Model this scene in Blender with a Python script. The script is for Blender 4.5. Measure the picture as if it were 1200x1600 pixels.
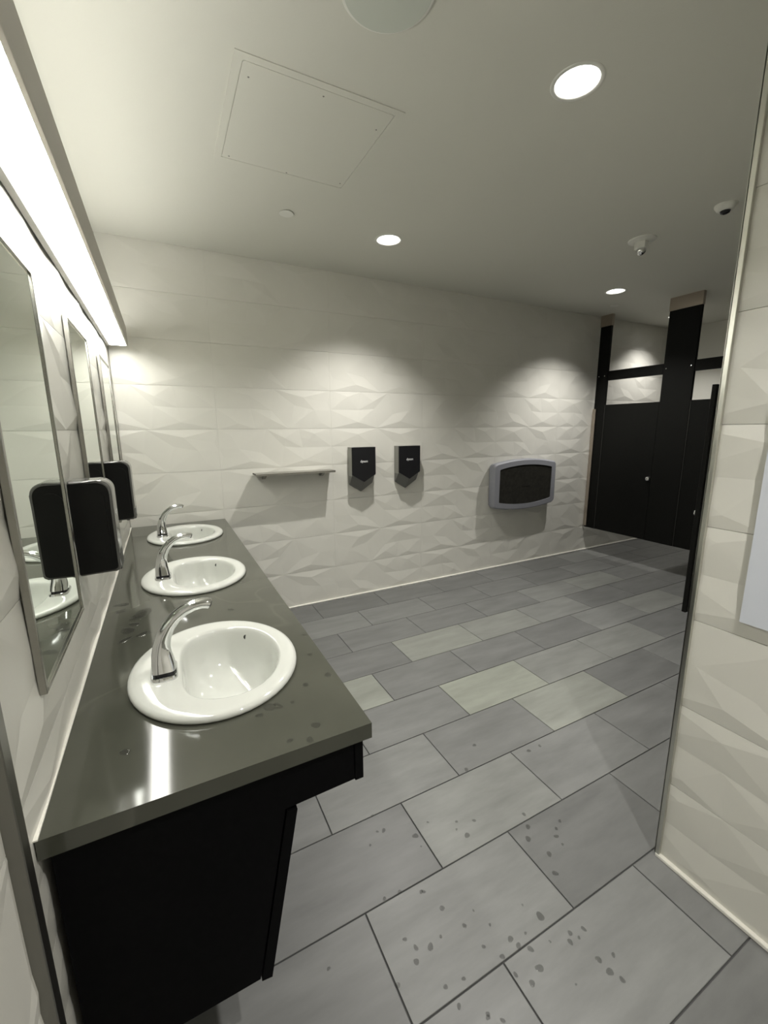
import bpy, bmesh, math, random
from mathutils import Vector, Matrix
from mathutils.geometry import delaunay_2d_cdt

for o in list(bpy.data.objects):
    bpy.data.objects.remove(o, do_unlink=True)
SC = bpy.context.scene
COL = SC.collection
R = math.radians
rnd = random.Random(7)

# ------------------------------------------------------------------ camera
F_PX, PITCH, YAW, ROLL = 660.82, -11.202, 27.249, -0.487
CAM = Vector((0.261, -1.006, 1.5443))
cam_d = bpy.data.cameras.new('camera')
cam = bpy.data.objects.new('camera', cam_d)
COL.objects.link(cam)
cam_d.sensor_fit = 'VERTICAL'
cam_d.sensor_height = 36.0
cam_d.lens = F_PX / 1600.0 * 36.0
cam_d.clip_start = 0.02
_pi, _ya, _ro = R(PITCH), R(YAW), R(ROLL)
fwd = Vector((math.sin(_ya) * math.cos(_pi), math.cos(_ya) * math.cos(_pi), math.sin(_pi)))
rt = Vector((math.cos(_ya), -math.sin(_ya), 0))
up = rt.cross(fwd)
rt2 = rt * math.cos(_ro) + up * math.sin(_ro)
up2 = up * math.cos(_ro) - rt * math.sin(_ro)
mw = Matrix((rt2, up2, -fwd)).transposed().to_4x4()
mw.translation = CAM
cam.matrix_world = mw
SC.camera = cam

# ------------------------------------------------------------------ world, exposure
SC.view_settings.view_transform = 'Standard'
SC.view_settings.look = 'None'
SC.view_settings.gamma = 1.0
SC.view_settings.use_curve_mapping = False
SC.view_settings.exposure = 0.22
wd = bpy.data.worlds.new('world')
SC.world = wd
wd.use_nodes = True
wd.node_tree.nodes['Background'].inputs[0].default_value = (0.9, 0.95, 1.0, 1)
wd.node_tree.nodes['Background'].inputs[1].default_value = 0.02
# light strengths (the lamps themselves are built with their fixtures below)
STRIP_DOWN = 20.0
STRIP_UP = 9.5
SPOT_W = 108.0
LAMP_COL = (1.0, 0.99, 0.925)

# ------------------------------------------------------------------ room numbers (metres)
D = 2.475       # back wall
H = 2.784       # ceiling
XR = 1.729      # face of the near right-hand wall
YC = -0.322     # its free corner
XS = 4.88       # stall fronts
XE = 6.40       # far right wall
YN = -2.2       # wall behind the camera
ZC = 0.855      # counter top
ROW = H / 9.0   # wall tile height
TW = 0.915      # wall tile length
T = 0.305       # floor tile

# ------------------------------------------------------------------ helpers
def link(o, parent=None):
    COL.objects.link(o)
    if parent is not None:
        o.parent = parent
    return o

def tag(o, label=None, cat=None, group=None, kind=None):
    if label: o['label'] = label
    if cat: o['category'] = cat
    if group: o['group'] = group
    if kind: o['kind'] = kind
    return o

def empty(name, loc, label=None, cat=None, group=None, kind=None):
    o = bpy.data.objects.new(name, None)
    o.empty_display_size = 0.1
    o.location = loc
    link(o)
    return tag(o, label, cat, group, kind)

def obj(name, bm, mat, parent=None, world=True, smooth=False, angle=None):
    """links bm as one mesh object; with world=True the mesh is in world coordinates and the parent is an unrotated Empty"""
    bmesh.ops.recalc_face_normals(bm, faces=bm.faces[:])
    me = bpy.data.meshes.new(name)
    off = Vector((0, 0, 0))
    if world:
        if parent is not None:
            p = parent
            while p is not None:
                off = off + p.location
                p = p.parent
            bm.transform(Matrix.Translation(-off))
            loc = Vector((0, 0, 0))
        else:
            xs = [v.co.x for v in bm.verts]; ys = [v.co.y for v in bm.verts]; zs = [v.co.z for v in bm.verts]
            loc = Vector(((min(xs) + max(xs)) / 2, (min(ys) + max(ys)) / 2, min(zs)))
            bm.transform(Matrix.Translation(-loc))
    else:
        loc = Vector((0, 0, 0))
    if smooth:
        for f in bm.faces: f.smooth = True
        if angle:
            for e in bm.edges:
                if len(e.link_faces) == 2 and e.calc_face_angle(0) > R(angle):
                    e.smooth = False
    bm.to_mesh(me)
    bm.free()
    me.materials.append(mat)
    o = bpy.data.objects.new(name, me)
    o.location = loc
    return link(o, parent)

def box(bm, x0, x1, y0, y1, z0, z1, bev=0.0, seg=2):
    b = bmesh.new()
    bmesh.ops.create_cube(b, size=1)
    for v in b.verts:
        v.co = Vector((x0 + (v.co.x + .5) * (x1 - x0), y0 + (v.co.y + .5) * (y1 - y0), z0 + (v.co.z + .5) * (z1 - z0)))
    if bev:
        bmesh.ops.bevel(b, geom=b.edges[:] , offset=bev, segments=seg, profile=.5, affect='EDGES')
    merge(bm, b)
    return bm

def merge(bm, b):
    me = bpy.data.meshes.new('tmp')
    b.to_mesh(me); b.free()
    bm.from_mesh(me)
    bpy.data.meshes.remove(me)

def bbox(*a, **k):
    return box(bmesh.new(), *a, **k)

def loft(bm, rings, cap0=True, cap1=True, closed=True):
    vs = [[bm.verts.new(p) for p in r] for r in rings]
    n = len(vs[0])
    for a, b in zip(vs[:-1], vs[1:]):
        for i in range(n if closed else n - 1):
            j = (i + 1) % n
            bm.faces.new((a[i], a[j], b[j], b[i]))
    if cap0: bm.faces.new(vs[0][::-1])
    if cap1: bm.faces.new(vs[-1])
    return bm

def lathe(bm, prof, cx, cy, cz, n=40, axis='z', cap0=True, cap1=True):
    """prof: list of (radius, height)"""
    rings = []
    for r, h in prof:
        ring = []
        for i in range(n):
            a = 2 * math.pi * i / n
            c, s = r * math.cos(a), r * math.sin(a)
            if axis == 'z': ring.append((cx + c, cy + s, cz + h))
            elif axis == 'x': ring.append((cx + h, cy + c, cz + s))
            else: ring.append((cx + c, cy + h, cz + s))
        rings.append(ring)
    return loft(bm, rings, cap0, cap1)

def prism(bm, pts, axis, a0, a1):
    """extrude a 2-D outline along an axis: axis x -> pts (y,z); y -> (x,z); z -> (x,y)"""
    def P(p, a):
        return {'x': (a, p[0], p[1]), 'y': (p[0], a, p[1]), 'z': (p[0], p[1], a)}[axis]
    return loft(bm, [[P(p, a0) for p in pts], [P(p, a1) for p in pts]])

def rrect(u0, u1, v0, v1, r, n=6):
    out = []
    for cu, cv, a0 in ((u1 - r, v1 - r, 0), (u0 + r, v1 - r, 90), (u0 + r, v0 + r, 180), (u1 - r, v0 + r, 270)):
        for i in range(n + 1):
            a = R(a0 + 90 * i / n)
            out.append((cu + r * math.cos(a), cv + r * math.sin(a)))
    return out

# ------------------------------------------------------------------ materials
def mat(name, col, rough=.5, metal=0.0, spec=.5, coat=0.0, noise=None, emit=None, estr=0.0, bump=None):
    m = bpy.data.materials.new(name)
    m.use_nodes = True
    nt = m.node_tree
    b = nt.nodes['Principled BSDF']
    b.inputs['Base Color'].default_value = (*col, 1)
    b.inputs['Roughness'].default_value = rough
    b.inputs['Metallic'].default_value = metal
    b.inputs['Specular IOR Level'].default_value = spec
    b.inputs['Coat Weight'].default_value = coat
    b.inputs['Coat Roughness'].default_value = .05
    if emit:
        b.inputs['Emission Color'].default_value = (*emit, 1)
        b.inputs['Emission Strength'].default_value = estr
    if noise:
        scale, amt = noise
        tc = nt.nodes.new('ShaderNodeTexCoord')
        ns = nt.nodes.new('ShaderNodeTexNoise')
        ns.inputs['Scale'].default_value = scale
        ns.inputs['Detail'].default_value = 5
        rp = nt.nodes.new('ShaderNodeValToRGB')
        rp.color_ramp.elements[0].position = .3
        rp.color_ramp.elements[1].position = .7
        rp.color_ramp.elements[0].color = (*[c * (1 - amt) for c in col], 1)
        rp.color_ramp.elements[1].color = (*[min(1, c * (1 + amt)) for c in col], 1)
        nt.links.new(tc.outputs['Object'], ns.inputs['Vector'])
        nt.links.new(ns.outputs['Fac'], rp.inputs['Fac'])
        nt.links.new(rp.outputs['Color'], b.inputs['Base Color'])
    if bump:
        scale, st = bump
        tc = nt.nodes.new('ShaderNodeTexCoord')
        ns = nt.nodes.new('ShaderNodeTexNoise')
        ns.inputs['Scale'].default_value = scale
        ns.inputs['Detail'].default_value = 3
        bp = nt.nodes.new('ShaderNodeBump')
        bp.inputs['Strength'].default_value = st
        bp.inputs['Distance'].default_value = .002
        nt.links.new(tc.outputs['Object'], ns.inputs['Vector'])
        nt.links.new(ns.outputs['Fac'], bp.inputs['Height'])
        nt.links.new(bp.outputs['Normal'], b.inputs['Normal'])
    return m

M = {}
M['wall_tile'] = mat('glazed_wall_tile', (.722, .710, .654), .30, noise=(1.3, .015))
M['wall_paint'] = mat('wall_paint', (.72, .71, .65), .7)
M['grout'] = mat('wall_grout', (.52, .51, .46), .9)
M['ceiling'] = mat('ceiling_paint', (.69, .685, .62), .85, bump=(160, .12))
M['white'] = mat('white_enamel', (.78, .78, .73), .4)
M['speaker'] = mat('speaker_white', (.60, .63, .57), .55)
M['housing'] = mat('lamp_housing_beige', (.62, .585, .53), .5)
M['black'] = mat('black_laminate', (.0022, .0022, .0026), .6, noise=(60, .25), spec=.08)
M['stall'] = mat('black_partition', (.0048, .0050, .0044), .45, noise=(90, .3), spec=.16)
M['steel'] = mat('brushed_steel', (.40, .39, .36), .27, 1.0)
M['steel_dark'] = mat('dull_steel', (.25, .245, .225), .36, 1.0)
M['shoe'] = mat('satin_steel_shoe', (.50, .44, .38), .35, 1.0)
M['chrome'] = mat('chrome', (.82, .83, .84), .06, 1.0)
M['mirror'] = mat('mirror_glass', (.80, .86, .80), .01, 1.0)
M['porcelain'] = mat('porcelain', (.61, .62, .58), .08, coat=.4)
M['dark'] = mat('dark_hole', (.012, .011, .01), .5)
M['red_dot'] = mat('sensor_black', (.02, .02, .022), .15)
M['disp_black'] = mat('dispenser_black', (.003, .003, .003), .35, spec=.25)
M['disp_cover'] = mat('dispenser_smoke_rim', (.09, .088, .083), .16, spec=.6)
M['dry_front'] = mat('dryer_black_cover', (.011, .011, .013), .42, spec=.35)
M['dry_side'] = mat('dryer_nickel_side', (.27, .27, .245), .38, .55)
M['dry_low'] = mat('dryer_grey_nozzle', (.155, .155, .145), .45, .3)
M['chg_frame'] = mat('changing_station_grey', (.265, .27, .30), .55, noise=(250, .10))
M['chg_panel'] = mat('changing_station_dark', (.022, .021, .017), .5, noise=(35, .4))
M['print'] = mat('white_print', (.75, .75, .75), .5)
M['paper'] = mat('pale_paper', (.66, .69, .76), .6)
M['base'] = mat('white_base_profile', (.86, .84, .77), .3)
M['lens'] = mat('strip_lens', (.9, .9, .9), .4, emit=LAMP_COL, estr=STRIP_DOWN)
M['uplens'] = mat('strip_up_lens', (.9, .9, .9), .4, emit=LAMP_COL, estr=STRIP_UP)
M['down_lens'] = mat('downlight_lens', (.9, .9, .9), .4, emit=(1, .98, .94), estr=6.0)
M['seam'] = mat('door_edge_dark_grey', (.03, .03, .027), .4)
M['guard'] = mat('satin_corner_guard', (.62, .62, .57), .3, 1.0)
M['rail'] = mat('anodised_rail', (.16, .155, .14), .5)
M['cone'] = mat('downlight_reflector', (.85, .85, .82), .25)

def water_mat():
    m = bpy.data.materials.new('water_film')
    m.use_nodes = True
    b = m.node_tree.nodes['Principled BSDF']
    b.inputs['Base Color'].default_value = (.045, .045, .04, 1)
    b.inputs['Roughness'].default_value = .06
    b.inputs['Alpha'].default_value = .30
    return m
M['water'] = water_mat()

def floor_tile_mat():
    m = bpy.data.materials.new('grey_porcelain_floor_tile')
    m.use_nodes = True
    nt = m.node_tree
    L = nt.links.new
    b = nt.nodes['Principled BSDF']
    oi = nt.nodes.new('ShaderNodeObjectInfo')
    rp = nt.nodes.new('ShaderNodeValToRGB')
    cr = rp.color_ramp
    cr.elements[0].position = 0.0; cr.elements[0].color = (.128, .130, .126, 1)
    cr.elements[1].position = 1.0; cr.elements[1].color = (.270, .282, .243, 1)
    for pos, c in ((.35, (.162, .164, .160)), (.6, (.190, .193, .187)), (.85, (.226, .231, .214))):
        e = cr.elements.new(pos); e.color = (*c, 1)
    sp = nt.nodes.new('ShaderNodeSeparateColor')
    L(oi.outputs['Color'], sp.inputs[0])
    L(sp.outputs[0], rp.inputs['Fac'])
    tc = nt.nodes.new('ShaderNodeTexCoord')
    ad = nt.nodes.new('ShaderNodeVectorMath'); ad.operation = 'ADD'
    sc = nt.nodes.new('ShaderNodeVectorMath'); sc.operation = 'SCALE'
    cb = nt.nodes.new('ShaderNodeCombineXYZ')
    L(oi.outputs['Random'], cb.inputs[0]); L(oi.outputs['Random'], cb.inputs[1])
    L(cb.outputs[0], sc.inputs[0]); sc.inputs['Scale'].default_value = 37.0
    mp = nt.nodes.new('ShaderNodeMapping')
    mp.inputs['Scale'].default_value = (1.6, 7.0, 1)
    mp.inputs['Rotation'].default_value = (0, 0, R(12))
    L(tc.outputs['Object'], mp.inputs['Vector'])
    L(mp.outputs[0], ad.inputs[0]); L(sc.outputs[0], ad.inputs[1])
    ns = nt.nodes.new('ShaderNodeTexNoise')
    ns.inputs['Scale'].default_value = 1.6; ns.inputs['Detail'].default_value = 6
    ns.inputs['Roughness'].default_value = .6
    L(ad.outputs[0], ns.inputs['Vector'])
    mr = nt.nodes.new('ShaderNodeMapRange')
    mr.inputs['From Min'].default_value = .3; mr.inputs['From Max'].default_value = .7
    mr.inputs['To Min'].default_value = .74; mr.inputs['To Max'].default_value = 1.06
    L(ns.outputs['Fac'], mr.inputs['Value'])
    mx = nt.nodes.new('ShaderNodeVectorMath'); mx.operation = 'SCALE'
    L(rp.outputs['Color'], mx.inputs[0]); L(mr.outputs[0], mx.inputs['Scale'])
    L(mx.outputs[0], b.inputs['Base Color'])
    b.inputs['Roughness'].default_value = .42
    return m
M['floor_tile'] = floor_tile_mat()
M['floor_grout'] = mat('floor_grout', (.055, .055, .055), .9)

def quartz_mat():
    m = bpy.data.materials.new('dark_quartz')
    m.use_nodes = True
    nt = m.node_tree
    L = nt.links.new
    b = nt.nodes['Principled BSDF']
    tc = nt.nodes.new('ShaderNodeTexCoord')
    n1 = nt.nodes.new('ShaderNodeTexNoise')
    n1.inputs['Scale'].default_value = 2.2; n1.inputs['Detail'].default_value = 5
    L(tc.outputs['Object'], n1.inputs['Vector'])
    rp = nt.nodes.new('ShaderNodeValToRGB')
    rp.color_ramp.elements[0].position = .35; rp.color_ramp.elements[0].color = (.062, .064, .050, 1)
    rp.color_ramp.elements[1].position = .7; rp.color_ramp.elements[1].color = (.084, .085, .068, 1)
    L(n1.outputs['Fac'], rp.inputs['Fac'])
    # thin pale veins: a narrow band of a warped noise
    n2 = nt.nodes.new('ShaderNodeTexNoise')
    n2.inputs['Scale'].default_value = .8; n2.inputs['Detail'].default_value = 3
    n2.inputs['Roughness'].default_value = .55
    mp = nt.nodes.new('ShaderNodeMapping'); mp.inputs['Location'].default_value = (7.3, 4.1, 0)
    L(tc.outputs['Object'], mp.inputs['Vector']); L(mp.outputs[0], n2.inputs['Vector'])
    vr = nt.nodes.new('ShaderNodeValToRGB')
    e = vr.color_ramp.elements
    e[0].position = .4985; e[0].color = (0, 0, 0, 1)
    e[1].position = .5015; e[1].color = (0, 0, 0, 1)
    k = e.new(.5); k.color = (.10, .10, .10, 1)
    L(n2.outputs['Fac'], vr.inputs['Fac'])
    mx = nt.nodes.new('ShaderNodeMix'); mx.data_type = 'RGBA'
    L(vr.outputs['Color'], mx.inputs['Factor'])
    L(rp.outputs['Color'], mx.inputs['A'])
    mx.inputs['B'].default_value = (.20, .19, .16, 1)
    L(mx.outputs['Result'], b.inputs['Base Color'])
    b.inputs['Roughness'].default_value = .08
    return m
M['quartz'] = quartz_mat()

# ------------------------------------------------------------------ floor: grout bed and laid tiles
floor = obj('floor', bbox(-.03, XE + .03, YN - .03, D + .03, -.10, -.004), M['floor_grout'])
tag(floor, 'grey rectangular porcelain tile floor laid in running bond', None, None, 'structure')
X0 = 0.698
tile_cache = {}
def floor_tile(w, d):
    key = (round(w, 4), round(d, 4))
    if key not in tile_cache:
        b = bmesh.new()
        bmesh.ops.create_cube(b, size=1)
        for v in b.verts:
            v.co = Vector((v.co.x * w, v.co.y * d, v.co.z * .012 - .006))
        te = [e for e in b.edges if all(v.co.z > -.001 for v in e.verts)]
        bmesh.ops.bevel(b, geom=te, offset=.0012, segments=1, affect='EDGES')
        me = bpy.data.meshes.new('floor_tile')
        b.to_mesh(me); b.free()
        me.materials.append(M['floor_tile'])
        tile_cache[key] = me
    return tile_cache[key]
G = .0022
# tone of single tiles, as laid: (x, y, tone)
TONES = [(1.872,0.749,1.0),(2.21,0.431,0.92),(1.197,1.038,0.95),(1.916,1.396,0.9),(2.553,1.414,0.85),(1.651,1.711,0.75),(1.259,0.144,0.72),(0.904,-0.135,0.62),(1.583,-0.178,0.18),(0.703,0.15,0.3),(1.584,0.443,0.45),(2.69,0.506,0.2),(3.827,1.819,0.8),(4.048,1.128,0.78),(2.346,0.819,0.75),(1.148,0.418,0.65),(1.925,0.163,0.5),(1.409,-0.42,0.58),(0.513,-0.093,0.4),(1.403,0.765,0.5),(1.534,1.124,0.42),(1.951,1.03,0.45),(1.375,1.579,0.4),(2.333,1.172,0.4),(3.008,1.169,0.35),(1.975,2.089,0.6),(2.417,1.93,0.4),(2.953,0.839,0.75),(2.623,1.016,0.3),(2.647,0.166,0.35),(2.058,-0.084,0.4),(0.911,-0.34,0.5),(1.67,-0.45,0.25),(1.513,-0.647,0.1),(1.122,1.429,0.35)]
for j in range(-8, 9):
    y0, y1 = max(j * T, YN), min((j + 1) * T, D - .002)
    if y1 - y0 < .02: continue
    off = X0 + (T if j % 2 == 0 else 0.0)
    for k in range(-3, 11):
        x0, x1 = max(off + k * 2 * T, 0.0), min(off + (k + 1) * 2 * T, XE)
        if x1 - x0 < .02: continue
        if y1 < YC - .16 and x0 > XR + .16: continue
        o = bpy.data.objects.new('floor_tile', floor_tile(x1 - x0 - 2 * G, y1 - y0 - 2 * G))
        o.location = Vector(((x0 + x1) / 2, (y0 + y1) / 2, 0)) - floor.location
        tone = rnd.uniform(.2, .7)
        for tx, ty, tt in TONES:
            if x0 < tx < x1 and y0 < ty < y1: tone = tt
        o.color = (tone, tone, tone, 1)
        link(o, floor)

# ------------------------------------------------------------------ walls
wall_back = tag(obj('wall_back', bbox(-.15, XE + .15, D + .012, D + .15, -.1, H + .1), M['grout']),
                'white faceted tile wall behind the dryers', None, None, 'structure')
wall_left = tag(obj('wall_left', bbox(-.15, -.012, YN - .15, D + .012, -.1, H + .1), M['grout']),
                'white faceted tile wall behind the mirrors', None, None, 'structure')
wall_right = tag(obj('wall_right', bbox(XR + .012, XR + .15, YN - .15, YC, -.1, H + .1), M['grout']),
                 'white faceted tile wall with metal corner at the right', None, None, 'structure')
wall_near = tag(obj('wall_near', bbox(XR + .15, XE + .15, YC - .14, YC, -.1, H + .1), M['wall_paint']),
                'plain pale wall returning behind the metal corner', None, None, 'structure')
wall_end = tag(obj('wall_end', bbox(XE, XE + .15, YC, D + .012, -.1, H + .1), M['wall_paint']),
               'plain pale wall at the far end of the stalls', None, None, 'structure')
wall_behind = tag(obj('wall_behind', bbox(-.012, XR + .012, YN - .15, YN, -.1, H + .1), M['wall_paint']),
                  'plain pale wall closing the entry passage', None, None, 'structure')

# faceted relief tile: irregular triangles, in tile units (u 0..1, v 0..1, relief mm)
RELIEF = [
    (0, 0, 3), (.02, 0, 3), (.31, 0, 3), (.60, 0, 3), (.80, 0, 3), (1, 0, 3),
    (0, 1, 3), (.48, 1, 3), (1, 1, 3), (0, .50, 3.4), (1, .46, 3.4),
    (.27, .83, 8), (.28, .50, 2.2),                       # V under the left half of the top edge
    (.74, .81, 8), (.66, .60, 2.0), (.97, .67, 2.4), (.84, .49, 6.2),   # V and pale sliver, right half
    (.17, .14, 6.5), (.44, .25, 7), (.45, .46, 3.2), (.70, .22, 4.6), (.90, .16, 5),
]
AMP = 1.35
def relief_points(variant):
    pts = []
    for u, v, h in RELIEF:
        if variant & 1: u, v = 1 - u, 1 - v
        if variant & 2: u = 1 - u
        pts.append((u, v, h))
    return pts

wt_cache = {}
def wall_tile_mesh(variant, u0, u1):
    """tile facing -y, u along +x, lower-left corner at the origin; clipped to u0..u1 (metres)"""
    key = (variant, round(u0, 4), round(u1, 4))
    if key in wt_cache: return wt_cache[key]
    pts = relief_points(variant)
    g, gv = .0007, .00025
    co = [Vector((p[0] * TW, p[1] * ROW)) for p in pts]
    vs, es, fs, ov, oe, of = delaunay_2d_cdt(co, [], [], 0, 1e-6)
    hh = [pts[o[0]][2] for o in ov]
    b = bmesh.new()
    bv = [b.verts.new((c.x, -h * AMP * .001, c.y)) for c, h in zip(vs, hh)]
    for f in fs: b.faces.new([bv[i] for i in f])
    geom = lambda: b.verts[:] + b.edges[:] + b.faces[:]
    if u0 > 1e-4:
        bmesh.ops.bisect_plane(b, geom=geom(), plane_co=(u0, 0, 0), plane_no=(-1, 0, 0), clear_outer=True)
    if u1 < TW - 1e-4:
        bmesh.ops.bisect_plane(b, geom=geom(), plane_co=(u1, 0, 0), plane_no=(1, 0, 0), clear_outer=True)
    for v in b.verts:      # narrow joint round the tile
        v.co.x = min(max(v.co.x, u0 + gv), u1 - gv)
        v.co.z = min(max(v.co.z, g), ROW - g)
    be = [e for e in b.edges if e.is_boundary]
    ex = bmesh.ops.extrude_edge_only(b, edges=be)
    for v in [x for x in ex['geom'] if isinstance(x, bmesh.types.BMVert)]:
        v.co.y = .011
    bmesh.ops.recalc_face_normals(b, faces=b.faces[:])
    if sum(f.normal.y for f in b.faces if abs(f.normal.y) > .8) > 0:
        bmesh.ops.reverse_faces(b, faces=b.faces[:])
    me = bpy.data.meshes.new('wall_tile')
    b.to_mesh(me); b.free()
    me.materials.append(M['wall_tile'])
    wt_cache[key] = me
    return me

def lay_tiles(parent, origin, rotz, length, first, surf, seq):
    """origin: where u=0 on the wall's face at floor level; first: length of the first cut piece"""
    for r in range(9):
        edges = [0.0]
        x = first
        while x < length - 1e-4:
            if x > 1e-4: edges.append(x)
            x += TW
        edges.append(length)
        for i, (a, c) in enumerate(zip(edges[:-1], edges[1:])):
            if c - a < .012: continue
            variant = seq[(r + i * 3 + (r // 3)) % len(seq)]
            if i == 0 and c - a < TW - 1e-3:
                u0, u1 = TW - (c - a), TW
            else:
                u0, u1 = 0.0, c - a
            o = bpy.data.objects.new('wall_tile', wall_tile_mesh(variant, u0, u1))
            rot = Matrix.Rotation(rotz, 4, 'Z')
            base = Vector(origin) + rot @ Vector((a - u0, .008, r * ROW))
            o.location = base - parent.location
            o.rotation_euler = (0, 0, rotz)
            link(o, parent)
SEQ = [1, 0, 1, 0, 3, 0, 1, 2]
lay_tiles(wall_back, (0, D, 0), 0, XE, .64, 0, SEQ)
lay_tiles(wall_left, (0, YN, 0), R(90), D - YN, .55, 0, [2, 0, 3, 1])       # faces +x
lay_tiles(wall_right, (XR, YC - .004, 0), R(-90), (YC - .004) - YN, .80, 0, [3, 0, 1, 2])  # faces -x

# ------------------------------------------------------------------ ceiling with recesses for the downlights
DOWN = [(1.74, .288), (1.74, 1.766), (4.165, 1.80), (5.67, 2.08), (1.10, -1.25)]  # the last position is an added fill lamp, out of view
DR = .082
cb = bbox(-.15, XE + .15, YN - .15, D + .15, H, H + .12)
ceil_o = obj('ceiling', cb, M['ceiling'])
cut_b = bmesh.new()
for x, y in DOWN:
    lathe(cut_b, [(DR, -.05), (DR, .09)], x, y, H, 48)
bmesh.ops.recalc_face_normals(cut_b, faces=cut_b.faces[:])
cme = bpy.data.meshes.new('cut'); cut_b.to_mesh(cme); cut_b.free()
cutter = bpy.data.objects.new('cutter', cme); COL.objects.link(cutter)
md = ceil_o.modifiers.new('holes', 'BOOLEAN'); md.object = cutter; md.operation = 'DIFFERENCE'; md.solver = 'EXACT'
bpy.context.view_layer.update()
new_me = bpy.data.meshes.new_from_object(ceil_o.evaluated_get(bpy.context.evaluated_depsgraph_get()))
ceil_o.modifiers.clear()
ceil_o.data = new_me
bpy.data.objects.remove(cutter, do_unlink=True)
tag(ceil_o, 'smooth off-white painted ceiling', None, None, 'structure')

# thin base profiles along the floor
tag(obj('baseboard_back', bbox(.0, XE, D - .012, D + .004, 0, .010, .002, 1), M['base']), 'thin pale profile along the foot of the back wall', None, None, 'structure')
tag(obj('baseboard_right', bbox(XR - .012, XR + .004, YN, YC, 0, .014, .002, 1), M['base']), 'thin pale profile along the foot of the right wall', None, None, 'structure')
tag(obj('baseboard_left', bbox(-.004, .010, YN, D, 0, .010, .002, 1), M['base']), 'thin pale profile along the foot of the left wall', None, None, 'structure')
# corner guard on the free end of the right wall, and the metal strip beside the counter
b = bmesh.new()
box(b, XR - .011, XR + .002, YC - .012, YC + .004, .014, H, .001, 1)
box(b, XR - .011, XR + .15, YC + .0005, YC + .004, .014, H)
tag(obj('trim_1', b, M['guard']), 'brushed metal corner guard on the end of the right wall', None, None, 'structure')
b = bbox(-.010, .016, -.290, -.262, 0.0, H, .0015, 1)
tag(obj('trim_2', b, M['steel_dark']), 'dull metal strip on the left wall near the counter end', None, None, 'structure')

# ------------------------------------------------------------------ downlights
def downlight(x, y, label, k=1.0):
    root = empty('downlight', (x, y, H), label, 'ceiling light', 'recessed round downlights')
    b = bmesh.new()
    lathe(b, [(DR - .004, .0), (DR - .003, -.003), (DR + .007, -.004), (DR + .011, -.0025), (DR + .012, .0)], x, y, H, 48, cap0=False, cap1=False)
    obj('trim_ring', b, M['white'], root, smooth=True)
    b = bmesh.new()
    lathe(b, [(DR - .003, -.001), (DR - .014, .045), (DR - .018, .055)], x, y, H, 48, cap0=False, cap1=False)
    obj('reflector', b, M['cone'], root, smooth=True)
    b = bmesh.new()
    lathe(b, [(DR - .006, .028), (DR - .006, .032)], x, y, H, 48)
    obj('lens', b, M['down_lens'], root)
    ld = bpy.data.lights.new('downlight_lamp', 'SPOT')
    ld.energy = SPOT_W * k
    ld.color = (1.0, .975, .925)
    ld.spot_size = R(110)
    ld.spot_blend = .85
    ld.shadow_soft_size = .022
    lo = bpy.data.objects.new('lamp', ld)
    lo.location = (0, 0, .012)
    link(lo, root)
    return root
downlight(*DOWN[0], 'largest bright recessed downlight, nearest the camera at upper right')
downlight(*DOWN[1], 'small recessed downlight in front of the hand dryers')
downlight(*DOWN[2], 'small far recessed downlight in front of the black stalls')
downlight(*DOWN[3], 'recessed downlight inside the black toilet stall', .5)
downlight(*DOWN[4], 'added unseen fill downlight over the entry passage')  # invented lamp behind the camera, brightens the right wall and near floor

# ------------------------------------------------------------------ long vanity light
FX, FZ0, FZ1, FY0, FY1 = .122, 2.082, 2.198, -.30, 2.34
root = empty('vanity_light', (0, 1.1, FZ0), 'long glowing linear wall light with beige housing above the mirrors', 'wall light')
b = bmesh.new()
box(b, FX - .010, FX, FY0, FY1, FZ0, FZ1, .001, 1)           # outer side
obj('side_panel', b, M['housing'], root)
obj('back_rail', bbox(.004, .021, FY0, FY1, FZ0 - .005, FZ1), M['rail'], root)
obj('end_cap', bbox(.021, FX - .010, FY0, FY0 + .008, FZ0, FZ1), M['housing'], root)
obj('end_cap', bbox(.021, FX - .010, FY1 - .004, FY1, FZ0, FZ1), M['housing'], root)
b = bmesh.new()
prism(b, rrect(.0215, FX - .0105, FY0 + .15, FY1 - .0045, .012), 'z', FZ0 + .001, FZ0 + .006)
obj('lens', b, M['lens'], root)
obj('bottom_plate', bbox(.021, FX - .010, FY0 + .008, FY0 + .15, FZ0 + .001, FZ0 + .006), M['housing'], root)
obj('gear_tray', bbox(.021, FX - .010, FY0 + .008, FY1 - .004, FZ0 + .05, FZ0 + .06), M['housing'], root)
obj('upper_lens', bbox(.024, FX - .014, FY0 + .02, FY1 - .01, FZ1 - .016, FZ1 - .010), M['uplens'], root)

# ------------------------------------------------------------------ mirrors
def mirror(k, label):
    y0 = -.038 + .885 * k
    y1 = y0 + .452
    z0, z1 = 1.037, 1.936
    px = .013
    root = empty('wall_mirror', (0, (y0 + y1) / 2, z0), label, 'mirror', 'steel framed mirrors above the counter')
    fw = .010
    b = bmesh.new()
    box(b, .0, px, y0, y0 + fw, z0, z1, .001, 1)
    box(b, .0, px, y1 - fw, y1, z0, z1, .001, 1)
    box(b, .0, px, y0 + fw, y1 - fw, z0, z0 + fw, .001, 1)
    box(b, .0, px, y0 + fw, y1 - fw, z1 - fw, z1, .001, 1)
    obj('frame', b, M['steel'], root)
    obj('glass', bbox(.001, .009, y0 + fw, y1 - fw, z0 + fw, z1 - fw), M['mirror'], root)
    return root
mirror(0, 'largest steel framed mirror, nearest the camera at the left edge')
mirror(1, 'middle steel framed mirror, between the two black soap dispensers')
mirror(2, 'farthest narrow-looking steel framed mirror, next to the back corner')

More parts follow.
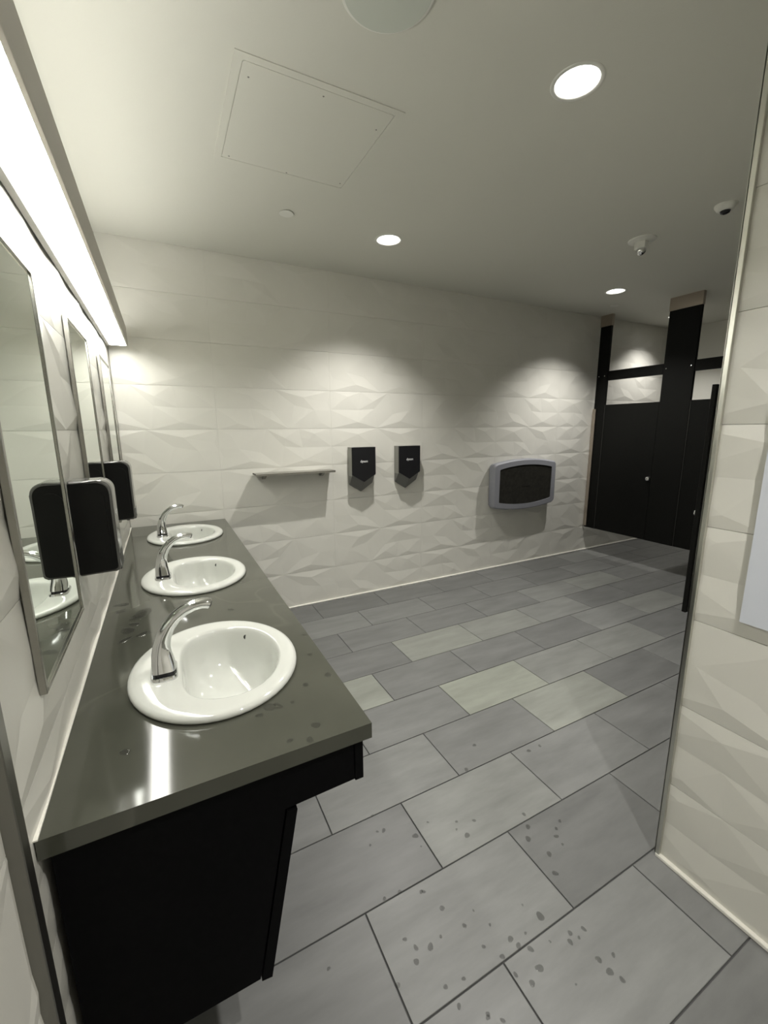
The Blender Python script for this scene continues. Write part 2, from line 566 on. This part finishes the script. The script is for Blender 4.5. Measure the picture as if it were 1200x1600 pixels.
# ------------------------------------------------------------------ counter and vanity base
cy0, cy1, cxf = -.197, D - .004, .640
SINK_Y = [.249, 1.139, 2.030]
b = bmesh.new()
def ell(cx, cy, a, bb, n, z):
    return [(cx + a * math.cos(2 * math.pi * i / n), cy + bb * math.sin(2 * math.pi * i / n), z) for i in range(n)]
# counter slab with three sink cut-outs
co = [Vector((.0005, cy0)), Vector((cxf, cy0)), Vector((cxf, cy1)), Vector((.0005, cy1))]
ed = [(0, 1), (1, 2), (2, 3), (3, 0)]
faces_in = [[0, 1, 2, 3]]
SN = 40
for sy in SINK_Y:
    s = len(co)
    ring = ell(.341, sy, .205, .248, SN, 0)
    co += [Vector((p[0], p[1])) for p in ring]
    ed += [(s + i, s + (i + 1) % SN) for i in range(SN)]
vs, es, fs, _, _, _ = delaunay_2d_cdt(co, ed, [], 0, 1e-6)
top = []
for f in fs:
    c = sum((vs[i] for i in f), Vector((0, 0))) / len(f)
    if any(((c.x - .341) / .205) ** 2 + ((c.y - sy) / .248) ** 2 < .985 for sy in SINK_Y): continue
    top.append(f)
bv = [b.verts.new((v.x, v.y, ZC)) for v in vs]
for f in top: b.faces.new([bv[i] for i in f])
for v in [v for v in b.verts if not v.link_faces]: b.verts.remove(v)
ex = bmesh.ops.extrude_face_region(b, geom=b.faces[:])
for v in [x for x in ex['geom'] if isinstance(x, bmesh.types.BMVert)]: v.co.z -= .040
counter = obj('countertop', b, M['quartz'])
tag(counter, 'long dark grey-green quartz countertop with three basins set in', 'countertop')

root = empty('vanity_cabinet', (.3, 1.1, .25), 'black wall-hung vanity base under the dark countertop', 'vanity')
b = bmesh.new()
endp = [(.014, ZC - .041), (.598, ZC - .041), (.598, .705), (.428, .700), (.345, .262), (.014, .262)]
prism(b, endp, 'y', -.182, -.162)
obj('end_panel', b, M['black'], root)
b = bmesh.new()
prism(b, endp, 'y', D - .03, D - .008)
obj('end_panel', b, M['black'], root)
obj('fascia', bbox(.600, .622, -.184, D - .006, .700, ZC - .041, .0015, 1), M['black'], root)
b = bmesh.new()
prism(b, [(.431, .694), (.455, .690), (.372, .252), (.348, .256)], 'y', -.184, D - .006)
obj('access_panel', b, M['black'], root)
obj('bottom_panel', bbox(.014, .345, -.162, D - .03, .262, .280), M['black'], root)
obj('apron_soffit', bbox(.43, .600, -.162, D - .03, .702, .716), M['black'], root)
obj('wall_seal', bbox(-.004, .005, cy0, cy1, ZC, ZC + .003), M['base'], counter)

# ------------------------------------------------------------------ basins and taps
def make_sink(sy, label):
    root = empty('wash_basin', (.341, sy, ZC), label, 'sink', 'oval drop-in basins along the counter')
    n = 56
    def E(a, bb, z, cx=.341, p=2.0):
        out = []
        for i in range(n):
            t = 2 * math.pi * i / n
            c, s = math.cos(t), math.sin(t)
            out.append((cx + a * math.copysign(abs(c) ** (2 / p), c), sy + bb * math.copysign(abs(s) ** (2 / p), s), z))
        return out
    def DS(k, z, dx=0.0, kx=None):
        """D-shaped bowl section: flat towards the tap, round towards the front"""
        out = []
        for i in range(n):
            t = 2 * math.pi * i / n
            c, s = math.cos(t), math.sin(t)
            p = 2.0 if c >= 0 else 2.0 + 1.1 * abs(c)
            a = .150 if c >= 0 else .122
            out.append((.368 + dx + (kx or k) * a * math.copysign(abs(c) ** (2 / p), c), sy + k * .203 * math.copysign(abs(s) ** (2 / p), s), z))
        return out
    z = ZC
    rings = [E(.206, .250, z - .012), E(.224, .270, z + .0006), E(.2295, .2755, z + .004), E(.2305, .2765, z + .009),
             E(.2270, .2730, z + .0155), E(.2185, .2645, z + .0195), E(.205, .251, z + .0205),
             DS(1.06, z + .0190), DS(1.025, z + .0165), DS(1.0, z + .011), DS(.975, z + .0),
             DS(.945, z - .03), DS(.90, z - .065, .002), DS(.80, z - .10, .006), DS(.62, z - .125, .012),
             DS(.38, z - .138, .016), DS(.16, z - .142, .018)]
    b = bmesh.new()
    loft(b, rings, cap0=False, cap1=True)
    obj('basin', b, M['porcelain'], root, smooth=True)
    b = bmesh.new()
    lathe(b, [(.0, .0), (.020, .0015), (.024, .001), (.025, -.001)], .386, sy, z - .1405, 24, cap0=False, cap1=False)
    obj('drain', b, M['chrome'], root, smooth=True)
    # overflow hole in the far side of the bowl
    b = bmesh.new()
    hole = bmesh.new()
    lathe(hole, [(.0085, -.002), (.0085, .0025)], 0, 0, 0, 16, axis='y')
    hole.transform(Matrix.Translation((.452, sy + .162, z - .012)) @ Matrix.Rotation(R(-26), 4, 'Z') @ Matrix.Rotation(R(-8), 4, 'X'))
    merge(b, hole)
    obj('overflow_hole', b, M['dark'], root)
    return root
make_sink(SINK_Y[0], 'nearest and largest white oval basin at the open counter end')
make_sink(SINK_Y[1], 'middle white oval basin of the three')
make_sink(SINK_Y[2], 'farthest white oval basin, next to the back wall')

def make_tap(sy, label):
    ox, oz = .0, ZC + .0203
    root = empty('sensor_tap', (.20, sy, oz), label, 'tap', 'chrome taps on the basins')
    def sec(cx, cz, hn, hy, ang, n=20, p=3.0):
        """rounded-rectangle section centred at (cx,cz), normal direction ang (deg, 90 = pointing up)"""
        t = Vector((math.cos(R(ang)), 0, math.sin(R(ang))))      # direction of travel
        nn = Vector((t.z, 0, -t.x))
        out = []
        for i in range(n):
            a = 2 * math.pi * i / n
            c, s = math.cos(a), math.sin(a)
            out.append(Vector((cx, sy, cz)) + nn * hn * math.copysign(abs(c) ** (2 / p), c) + Vector((0, hy * math.copysign(abs(s) ** (2 / p), s), 0)))
        return out
    b = bmesh.new()
    loft(b, [sec(.203, oz - .002, .035, .056, 90, p=4.5), sec(.203, oz + .005, .0345, .0555, 90, p=4.5), sec(.203, oz + .009, .032, .053, 90, p=4.5)])
    obj('base_plate', b, M['chrome'], root, smooth=True, angle=40)
    b = bmesh.new()
    loft(b, [sec(.2035, oz + .008, .0285, .036, 90, p=4), sec(.2035, oz + .016, .0285, .035, 90, p=4)])
    obj('sensor_band', b, M['red_dot'], root, smooth=True, angle=40)
    b = bmesh.new()
    S = [(.2035, .015, .0275, .0335, 90, 4.5), (.203, .034, .0262, .0275, 90, 4), (.202, .056, .0232, .0200, 89, 3), (.2045, .082, .020, .0165, 80, 2.6),
         (.2125, .108, .0175, .0155, 68, 2.3), (.226, .134, .0160, .0150, 56, 2.2), (.245, .156, .0150, .0145, 42, 2.1),
         (.268, .172, .0142, .0142, 28, 2.1), (.294, .1815, .0136, .014, 13, 2.1), (.316, .1835, .0133, .014, -3, 2.1), (.330, .181, .0132, .014, -18, 2.2),
         (.336, .1785, .0132, .014, -26, 2.2)]
    loft(b, [sec(cx, oz + z, hn * 1.12, hy * 1.15, a, p=p) for cx, z, hn, hy, a, p in S])
    obj('spout', b, M['chrome'], root, smooth=True, angle=50)
    b = bmesh.new()
    loft(b, [sec(.3362, oz + .1782, .0095, .0095, -26, p=2), sec(.3395, oz + .1766, .0095, .0095, -26, p=2)])
    obj('aerator', b, M['dark'], root)
    return root
make_tap(SINK_Y[0] - .006, 'nearest and largest chrome arched sensor tap')
make_tap(SINK_Y[1] - .006, 'chrome arched sensor tap on the middle basin')
make_tap(SINK_Y[2] - .006, 'chrome arched sensor tap on the basin by the back wall')

# ------------------------------------------------------------------ soap dispensers
def dispenser(yc, label):
    z0, z1 = 1.108, 1.398
    w = .116
    y0, y1 = yc - w / 2, yc + w / 2
    root = empty('soap_dispenser', (0, yc, z0), label, 'soap dispenser', 'black soap dispensers on the mirror wall')
    def outline(ins, xb, xf, r=.034):
        # profile in (x, z): round top at the front, small radius at the bottom
        pts = [(xb, z0 + ins), ]
        rb = .012
        for i in range(5):
            a = R(-90 + 90 * i / 4); pts.append((xf - ins - rb + rb * math.cos(a), z0 + .004 + ins + rb + rb * math.sin(a)))
        for i in range(9):
            a = R(90 * i / 8); pts.append((xf - ins - r + r * math.cos(a), z1 - ins - r + r * math.sin(a)))
        pts.append((xb, z1 - ins))
        return pts
    b = bmesh.new()
    prism(b, outline(.0, .001, .108), 'y', y0 + .004, y1 - .004)
    bmesh.ops.bevel(b, geom=[e for e in b.edges if abs(e.verts[0].co.y - e.verts[1].co.y) < 1e-6], offset=.006, segments=3, profile=.5, affect='EDGES')
    obj('cover', b, M['disp_cover'], root, smooth=True, angle=35)
    for s, (a, c) in ((-1, (y0 + .0005, y0 + .012)), (1, (y1 - .012, y1 - .0005))):
        b = bmesh.new()
        prism(b, outline(.0065, .001, .1075, .032), 'y', a, c)
        obj('side_panel', b, M['disp_black'], root, smooth=True, angle=35)
        b = bmesh.new()
        pts = rrect(.030, .090, z0 + .03, z1 - .03, .029, 8)
        yy = y0 + .0005 if s < 0 else y1 - .0005
        prism(b, pts, 'y', yy - .0016, yy + .0016)
        obj('side_bulge', b, M['disp_black'], root)
    obj('push_bar', bbox(.092, .1088, y0 + .018, y1 - .018, z0 + .004, z0 + .060, .003, 2), M['disp_black'], root)
    b = bmesh.new()
    lathe(b, [(.008, .0), (.007, -.014)], .070, yc, z0 + .006, 16)
    obj('nozzle', b, M['disp_black'], root)
    return root
dispenser(.56, 'large near black soap dispenser right of the nearest mirror')
dispenser(1.445, 'smaller far black soap dispenser right of the middle mirror')

# ------------------------------------------------------------------ shelf on the back wall
root = empty('wall_shelf', (1.2, D, 1.18), 'narrow steel shelf with two brackets on the back wall', 'shelf')
b = bmesh.new()
box(b, .874, 1.527, D - .140, D - .009, 1.197, 1.202)
box(b, .874, 1.527, D - .142, D - .139, 1.186, 1.202)
box(b, .874, .877, D - .140, D - .009, 1.190, 1.202)
box(b, 1.524, 1.527, D - .140, D - .009, 1.190, 1.202)
obj('shelf_plate', b, M['steel'], root)
for bx in (.955, 1.440):
    b = bmesh.new()
    prism(b, [(D - .008, 1.197), (D - .11, 1.197), (D - .10, 1.182), (D - .03, 1.150), (D - .008, 1.150)], 'x', bx - .012, bx + .012)
    obj('bracket', b, M['steel_dark'], root)

# ------------------------------------------------------------------ hand dryers
def text_mesh(s, size):
    cu = bpy.data.curves.new('txt', 'FONT')
    cu.body = s; cu.size = size; cu.align_x = 'CENTER'; cu.align_y = 'CENTER'; cu.extrude = .0005
    cu.offset = size * .018
    to = bpy.data.objects.new('txt', cu); COL.objects.link(to)
    bpy.context.view_layer.update()
    me = bpy.data.meshes.new_from_object(to.evaluated_get(bpy.context.evaluated_depsgraph_get()))
    bpy.data.objects.remove(to, do_unlink=True)
    bpy.data.curves.remove(cu)
    return me
def dryer(x0, label):
    x1 = x0 + .224
    xm = (x0 + x1) / 2
    yf = D - .102
    root = empty('hand_dryer', (xm, D, .985), label, 'hand dryer', 'black and grey hand dryers on the back wall')
    # back shell with V-shaped foot, and the sloping nozzle between cover and wall
    front = [(x0 + .004, 1.376), (x1 - .004, 1.376), (x1 - .004, 1.148), (xm, 1.083), (x0 + .004, 1.148)]
    rear = [(x0, 1.382), (x1, 1.382), (x1, 1.056), (xm, .986), (x0, 1.056)]
    b = bmesh.new()
    loft(b, [[(p[0], D - .008, p[1]) for p in rear], [(p[0], D - .03, p[1] + (.0 if p[1] > 1.2 else .004)) for p in rear], [(p[0], yf + .012, p[1]) for p in front]])
    obj('nozzle_body', b, M['dry_low'], root)
    b = bmesh.new()
    prism(b, [(x0 - .001, 1.384), (x1 + .001, 1.384), (x1 + .001, 1.134), (x1 - .004, 1.134), (x1 - .004, 1.379), (x0 + .004, 1.379), (x0 + .004, 1.134), (x0 - .001, 1.134)], 'y', yf + .010, D - .008)
    obj('side_shell', b, M['dry_side'], root)
    b = bmesh.new()
    cov = [(x0 - .001, 1.384), (x1 + .001, 1.384), (x1 + .001, 1.146), (xm, 1.080), (x0 - .001, 1.146)]
    prism(b, cov, 'y', yf, yf + .012)
    bmesh.ops.bevel(b, geom=[e for e in b.edges if all(abs(v.co.y - yf) < 1e-6 for v in e.verts)], offset=.002, segments=2, affect='EDGES')
    cover = obj('front_cover', b, M['dry_front'], root)
    me = text_mesh('dyson', .030)
    me.transform(Matrix.Translation(Vector((xm, yf - .0004, 1.262)) - Vector(root.location)) @ Matrix.Rotation(R(90), 4, 'X'))
    me.materials.clear(); me.materials.append(M['print'])
    link(bpy.data.objects.new('lettering', me), cover)
    return root
dryer(1.698, 'left V-bottomed black hand dryer, beside the steel shelf')
dryer(2.162, 'right V-bottomed black hand dryer, farther from the steel shelf')

# ------------------------------------------------------------------ baby changing station
root = empty('baby_changing_station', (3.755, D, .66), 'folded grey baby changing station with dark bowed front panel', 'changing table')
def bowed(x0, x1, z0, z1, bow_t, bow_b, r, n=14):
    pts = []
    xm, hw = (x0 + x1) / 2, (x1 - x0) / 2
    zt = lambda x: z1 + bow_t * (1 - ((x - xm) / hw) ** 2)
    zb = lambda x: z0 - bow_b * (1 - ((x - xm) / hw) ** 2)
    for i in range(n + 1):
        x = x0 + r + (x1 - x0 - 2 * r) * i / n
        pts.append((x, zb(x)))
    for i in range(1, 5):
        a = R(-90 + 90 * i / 4); pts.append((x1 - r + r * math.cos(a), zb(x1 - r) + r + r * math.sin(a)))
    for i in range(1, 5):
        a = R(90 * i / 4)
        pts.append((x1 - r + r * math.cos(a), zt(x1 - r) - r + r * math.sin(a)))
    for i in range(1, n + 1):
        x = x1 - r - (x1 - x0 - 2 * r) * i / n
        pts.append((x, zt(x)))
    for i in range(1, 5):
        a = R(90 + 90 * i / 4); pts.append((x0 + r + r * math.cos(a), zt(x0 + r) - r + r * math.sin(a)))
    for i in range(1, 4):
        a = R(180 + 90 * i / 4); pts.append((x0 + r + r * math.cos(a), zb(x0 + r) + r + r * math.sin(a)))
    return pts
CX0, CX1, CZ0, CZ1 = 3.30, 4.215, .700, 1.160
b = bmesh.new()
o1 = bowed(CX0 + .01, CX1 - .01, CZ0 + .01, CZ1 - .01, .045, .045, .04)
o2 = bowed(CX0, CX1, CZ0, CZ1, .047, .047, .045)
o3 = bowed(CX0 + .012, CX1 - .012, CZ0 + .012, CZ1 - .012, .046, .046, .04)
o4 = bowed(CX0 + .075, CX1 - .075, CZ0 + .055, CZ1 - .055, .040, .040, .012)
loft(b, [[(p[0], y, p[1]) for p in o] for o, y in ((o1, D - .010), (o2, D - .035), (o2, D - .085), (o3, D - .102), (o4, D - .104), (o4, D - .092))], True, False)
obj('frame', b, M['chg_frame'], root, smooth=True, angle=35)
b = bmesh.new()
prism(b, o4, 'y', D - .097, D - .085)
obj('front_panel', b, M['chg_panel'], root)
b = bmesh.new()
box(b, 3.70, 3.82, D - .099, D - .0965, .905, .914)
obj('embossed_mark', b, M['dark'], root)

# ------------------------------------------------------------------ toilet stalls
ZS, ZT = .310, 1.790
root = empty('toilet_partition', (XS, 1.4, ZS), 'black ceiling-hung toilet partition front with steel ceiling shoes', 'partition')
def pilaster(axis, a0, a1, c, th=.032):
    """axis y: in the plane x=c between y=a0..a1; axis x: in the plane y=c"""
    if axis == 'y':
        p = obj('pilaster', bbox(c, c + th, a0, a1, ZS, H - .118, .0015, 1), M['stall'], root)
        obj('ceiling_shoe', bbox(c - .004, c + th + .004, a0 - .004, a1 + .004, H - .122, H - .001), M['shoe'], p)
        for yy in (a0 + .03, a1 - .03):
            b = bmesh.new(); lathe(b, [(.006, .0), (.006, -.003), (.003, -.004)], c, yy, 2.115, 12, axis='x'); obj('screw', b, M['chrome'], p)
    else:
        p = obj('pilaster', bbox(a0, a1, c, c + th, ZS, H - .118, .0015, 1), M['stall'], root)
        obj('ceiling_shoe', bbox(a0 - .004, a1 + .004, c - .004, c + th + .004, H - .122, H - .001), M['shoe'], p)
    return p
pilaster('y', 2.325, D - .018, XS)
pilaster('y', 1.408, 1.700, XS)
pilaster('y', .440, .760, XS)
pilaster('x', 4.20, XS - .01, .440)
obj('header_rail', bbox(XS + .004, XS + .030, 1.704, 2.321, 2.062, 2.166), M['stall'], root)
obj('header_rail', bbox(XS + .004, XS + .030, .764, 1.404, 2.062, 2.166), M['stall'], root)
obj('wall_bracket', bbox(XS - .014, XS + .046, D - .020, D - .0105, ZS + .02, 1.745), M['shoe'], root)
obj('wall_bracket', bbox(XS - .014, XS - .002, D - .052, D - .020, ZS + .02, 1.745), M['shoe'], root)
obj('divider_panel', bbox(XS + .036, XE - .004, 1.545, 1.571, ZS, ZT), M['stall'], root)
def knob(bm_x, y, z, ax, sgn):
    b = bmesh.new()
    lathe(b, [(.020, 0), (.024, sgn * .004), (.024, sgn * .014), (.019, sgn * .022), (.008, sgn * .026)], bm_x, y, z, 24, axis=ax)
    return b
def stall_door(y0, y1, label, ky):
    t = empty('stall_door', (XS, (y0 + y1) / 2, ZS), label, 'stall door', 'black toilet stall doors')
    obj('door_panel', bbox(XS + .004, XS + .030, y0, y1, ZS, ZT, .0015, 1), M['stall'], t)
    obj('edge_strip', bbox(XS - .001, XS + .004, y1 - .005, y1, ZS, ZT), M['seam'], t)
    if ky:
        obj('knob', knob(XS + .004, ky, .985, 'x', -1), M['chrome'], t, smooth=True)
        obj('knob', knob(XS + .030, ky, .985, 'x', 1), M['chrome'], t, smooth=True)
    for z in (.5, 1.6):
        obj('hinge', bbox(XS + .008, XS + .036, y1 - .002, y1 + .004, z, z + .06), M['steel_dark'], t)
    return t
stall_door(1.704, 2.320, 'closed black stall door with round chrome knob, next to the back wall', 1.731)
stall_door(.765, 1.403, 'closed black stall door partly hidden by the metal wall corner', .80)
# third door, swung open into the room towards the camera
t = empty('stall_door', (4.19, .440, ZS), 'open black stall door seen edge-on behind the metal wall corner', 'stall door', 'black toilet stall doors')
obj('door_panel', bbox(3.275, 4.192, .430, .456, ZS, ZT, .0015, 1), M['stall'], t)
obj('knob', knob(3.325, .430, .985, 'y', -1), M['chrome'], t, smooth=True)
obj('knob', knob(3.325, .456, .985, 'y', 1), M['chrome'], t, smooth=True)
for z in (.5, 1.6):
    obj('hinge', bbox(4.19, 4.203, .428, .458, z, z + .06), M['steel_dark'], t)

# ------------------------------------------------------------------ ceiling furniture
root = empty('access_panel', (.925, 1.03, H), 'square off-white ceiling access panel with thin frame', 'access panel')
b = bmesh.new()
ax0, ax1, ay0, ay1 = .598, 1.252, .702, 1.350
fw = .030
for x0, x1, y0, y1 in ((ax0, ax1, ay0, ay0 + fw), (ax0, ax1, ay1 - fw, ay1), (ax0, ax0 + fw, ay0 + fw, ay1 - fw), (ax1 - fw, ax1, ay0 + fw, ay1 - fw)):
    box(b, x0, x1, y0, y1, H - .003, H)
obj('frame', b, M['ceiling'], root)
b = bmesh.new()
prism(b, rrect(ax0 + fw + .002, ax1 - fw - .002, ay0 + fw + .002, ay1 - fw - .002, .012), 'z', H - .0028, H)
door = obj('hatch', b, M['ceiling'], root)
for sx, sy in ((.66, 1.30), (.93, .765), (1.19, .84), (1.20, 1.28), (.93, 1.31), (.66, .80)):
    b = bmesh.new()
    lathe(b, [(.0035, -.0025), (.0035, -.0035)], sx, sy, H, 10)
    obj('screw', b, M['steel_dark'], door)

root = empty('ceiling_speaker', (.962, .300, H), 'large flat round pale green-white ceiling speaker cover at the top edge', 'speaker')
b = bmesh.new()
lathe(b, [(.140, .0), (.140, -.004), (.136, -.008), (.130, -.009)], .962, .300, H, 64)
obj('rim', b, M['white'], root, smooth=True, angle=30)
b = bmesh.new()
lathe(b, [(.130, -.009), (.129, -.0105), (.05, -.011)], .962, .300, H, 64)
obj('grille', b, M['speaker'], root)

root = empty('sprinkler_cover', (1.033, 1.706, H), 'small flat round concealed sprinkler cap on the ceiling', 'sprinkler')
b = bmesh.new()
lathe(b, [(.030, 0), (.030, -.004)], 1.033, 1.706, H, 32)
obj('collar', b, M['steel_dark'], root)
b = bmesh.new()
lathe(b, [(.041, -.004), (.042, -.0055), (.041, -.007)], 1.033, 1.706, H, 40)
obj('cover_plate', b, M['white'], root)

sx, sy = 3.285, 1.005
root = empty('fire_sprinkler', (sx, sy, H), 'ceiling sprinkler with white plate and chrome bulb', 'sprinkler')
b = bmesh.new()
lathe(b, [(.085, 0), (.084, -.006), (.060, -.014), (.045, -.016)], sx, sy, H, 40)
obj('escutcheon', b, M['white'], root, smooth=True, angle=35)
b = bmesh.new()
lathe(b, [(.043, -.016), (.043, -.052), (.036, -.058)], sx, sy, H, 6)
obj('nut', b, M['white'], root)
b = bmesh.new()
lathe(b, [(.030, -.058), (.032, -.068), (.026, -.084), (.012, -.094), (.003, -.096)], sx, sy, H, 24)
obj('bulb', b, M['chrome'], root, smooth=True)

sx, sy = 3.262, .505
root = empty('motion_sensor', (sx, sy, H), 'small white ceiling sensor with dark eye close to the metal corner', 'sensor')
b = bmesh.new()
lathe(b, [(.056, 0), (.055, -.008), (.040, -.028), (.034, -.032)], sx, sy, H, 36)
obj('body', b, M['white'], root, smooth=True, angle=35)
b = bmesh.new()
lathe(b, [(.026, -.032), (.022, -.042), (.010, -.048)], sx, sy, H, 24)
obj('eye', b, M['red_dot'], root, smooth=True)

b = bmesh.new()
lathe(b, [(.040, 0), (.040, -.004), (.036, -.006)], 4.60, 2.11, H, 32)
tag(obj('sprinkler_cover', b, M['white']), 'tiny flat sprinkler cap on the ceiling near the stall front', 'sprinkler')

# ------------------------------------------------------------------ notice on the right wall
b = bbox(XR - .014, XR - .011, -.95, -.456, .978, 1.72)
tag(obj('wall_notice', b, M['paper']), 'plain pale bluish-white sheet on the right wall, cut by the frame', 'notice')

# ------------------------------------------------------------------ water: drops on the floor and wet marks on the counter
def blob(bm, x, y, z, r, e=.0012, n=12, stretch=1.0, rot=0.0):
    ph = rnd.random() * 6.28
    def ring(k, zz):
        out = []
        for i in range(n):
            a = 2 * math.pi * i / n
            q = r * k * (1 + .13 * math.sin(2 * a + ph) + .08 * math.sin(3 * a + 2 * ph))
            u, v = q * math.cos(a) * stretch, q * math.sin(a)
            out.append((x + u * math.cos(rot) - v * math.sin(rot), y + u * math.sin(rot) + v * math.cos(rot), zz))
        return out
    loft(bm, [ring(1, z + .0002), ring(.8, z + .0002 + e * .8), ring(.35, z + .0002 + e)], False, True)
FLOOR_DROPS = [(0.835,-0.175,0.0072),(0.795,-0.156,0.0054),(0.776,-0.122,0.0047),(0.778,-0.186,0.0061),(0.878,-0.167,0.0036),(0.821,-0.273,0.0047),(0.961,-0.178,0.0054),(0.927,-0.104,0.0061),(0.901,-0.033,0.0047),(1.014,-0.157,0.0029),(1.034,-0.213,0.0036),(0.978,-0.249,0.0043),(1.064,-0.272,0.0064),(1.073,-0.296,0.0064),(1.011,-0.294,0.0058),(1.099,-0.319,0.0064),(1.087,-0.365,0.0082),(1.042,-0.38,0.0064),(1.015,-0.344,0.0047),(0.888,-0.372,0.0043),(0.829,-0.323,0.0047),(0.915,-0.4,0.0043),(1.193,-0.27,0.01),(1.239,-0.346,0.0054),(1.286,-0.358,0.0054),(1.253,-0.367,0.0036),(1.22,-0.362,0.0058),(1.257,-0.431,0.0064),(1.306,-0.444,0.0047),(1.26,-0.465,0.0079),(1.275,-0.493,0.0061),(0.883,0.228,0.0061),(0.859,0.235,0.004),(0.811,0.199,0.0036),(0.981,0.151,0.0082),(0.978,0.105,0.0029),(1.158,0.126,0.0047),(1.159,0.06,0.0082),(1.223,0.097,0.0054),(1.138,0.099,0.0036),(1.356,-0.06,0.0082),(1.344,-0.198,0.0072),(1.38,-0.139,0.0072),(1.393,-0.023,0.0075),(1.42,0.025,0.0061),(1.459,-0.103,0.0061),(1.454,-0.136,0.004),(1.698,0.268,0.0082),(1.77,0.267,0.0064),(1.489,0.421,0.0075),(1.358,0.318,0.0082),(0.872,0.307,0.0043),(1.055,0.177,0.0036),(1.167,-0.219,0.0029),(1.116,-0.282,0.0036),(0.543,-0.081,0.004),(0.703,-0.207,0.0054),(1.15,-0.439,0.0025),(1.166,-0.333,0.0029),(0.877,-0.282,0.004)]
BEADS = [(0.773,0.009),(0.828,0.004),(1.523,-0.064),(1.484,-0.081),(0.884,-0.377),(0.893,-0.03)]
COUNTER_DROPS = [(0.434,0.643),(0.546,0.026),(0.493,-0.031),(0.456,-0.021),(0.46,-0.036),(0.519,-0.142),(0.492,-0.182),(0.451,-0.164),(0.628,0.307),(0.617,0.043),(0.605,0.174),(0.408,-0.044),(0.437,-0.024),(0.123,-0.029)]
WET = [(0.089,0.632),(0.114,0.735),(0.085,0.557),(0.107,0.679),(0.14,0.578),(0.056,0.831),(0.128,0.772),(0.051,0.903)]
b = bmesh.new()
for x, y, r in FLOOR_DROPS:
    blob(b, x, y, 0, r * 1.25, .0006, stretch=1 + .25 * rnd.random(), rot=rnd.random() * 3)
for x, y in BEADS:
    blob(b, x, y, 0, .006, .004)
tag(obj('water_drops', b, M['water'], smooth=True), 'scattered dark water drops on the grey floor tiles', 'water', None, 'stuff')
b = bmesh.new()
for x, y in COUNTER_DROPS:
    blob(b, x, y, ZC, .006 + .010 * rnd.random(), .0006, stretch=1 + .5 * rnd.random(), rot=rnd.random() * 3)
for i, (x, y) in enumerate(WET):
    blob(b, x, y, ZC, .014 + .016 * rnd.random(), .0008, stretch=1.2 + .6 * rnd.random(), rot=rnd.random() * 3)
tag(obj('water_splashes', b, M['water'], smooth=True), 'dark wet marks and drops on the countertop round the basins', 'water', None, 'stuff')
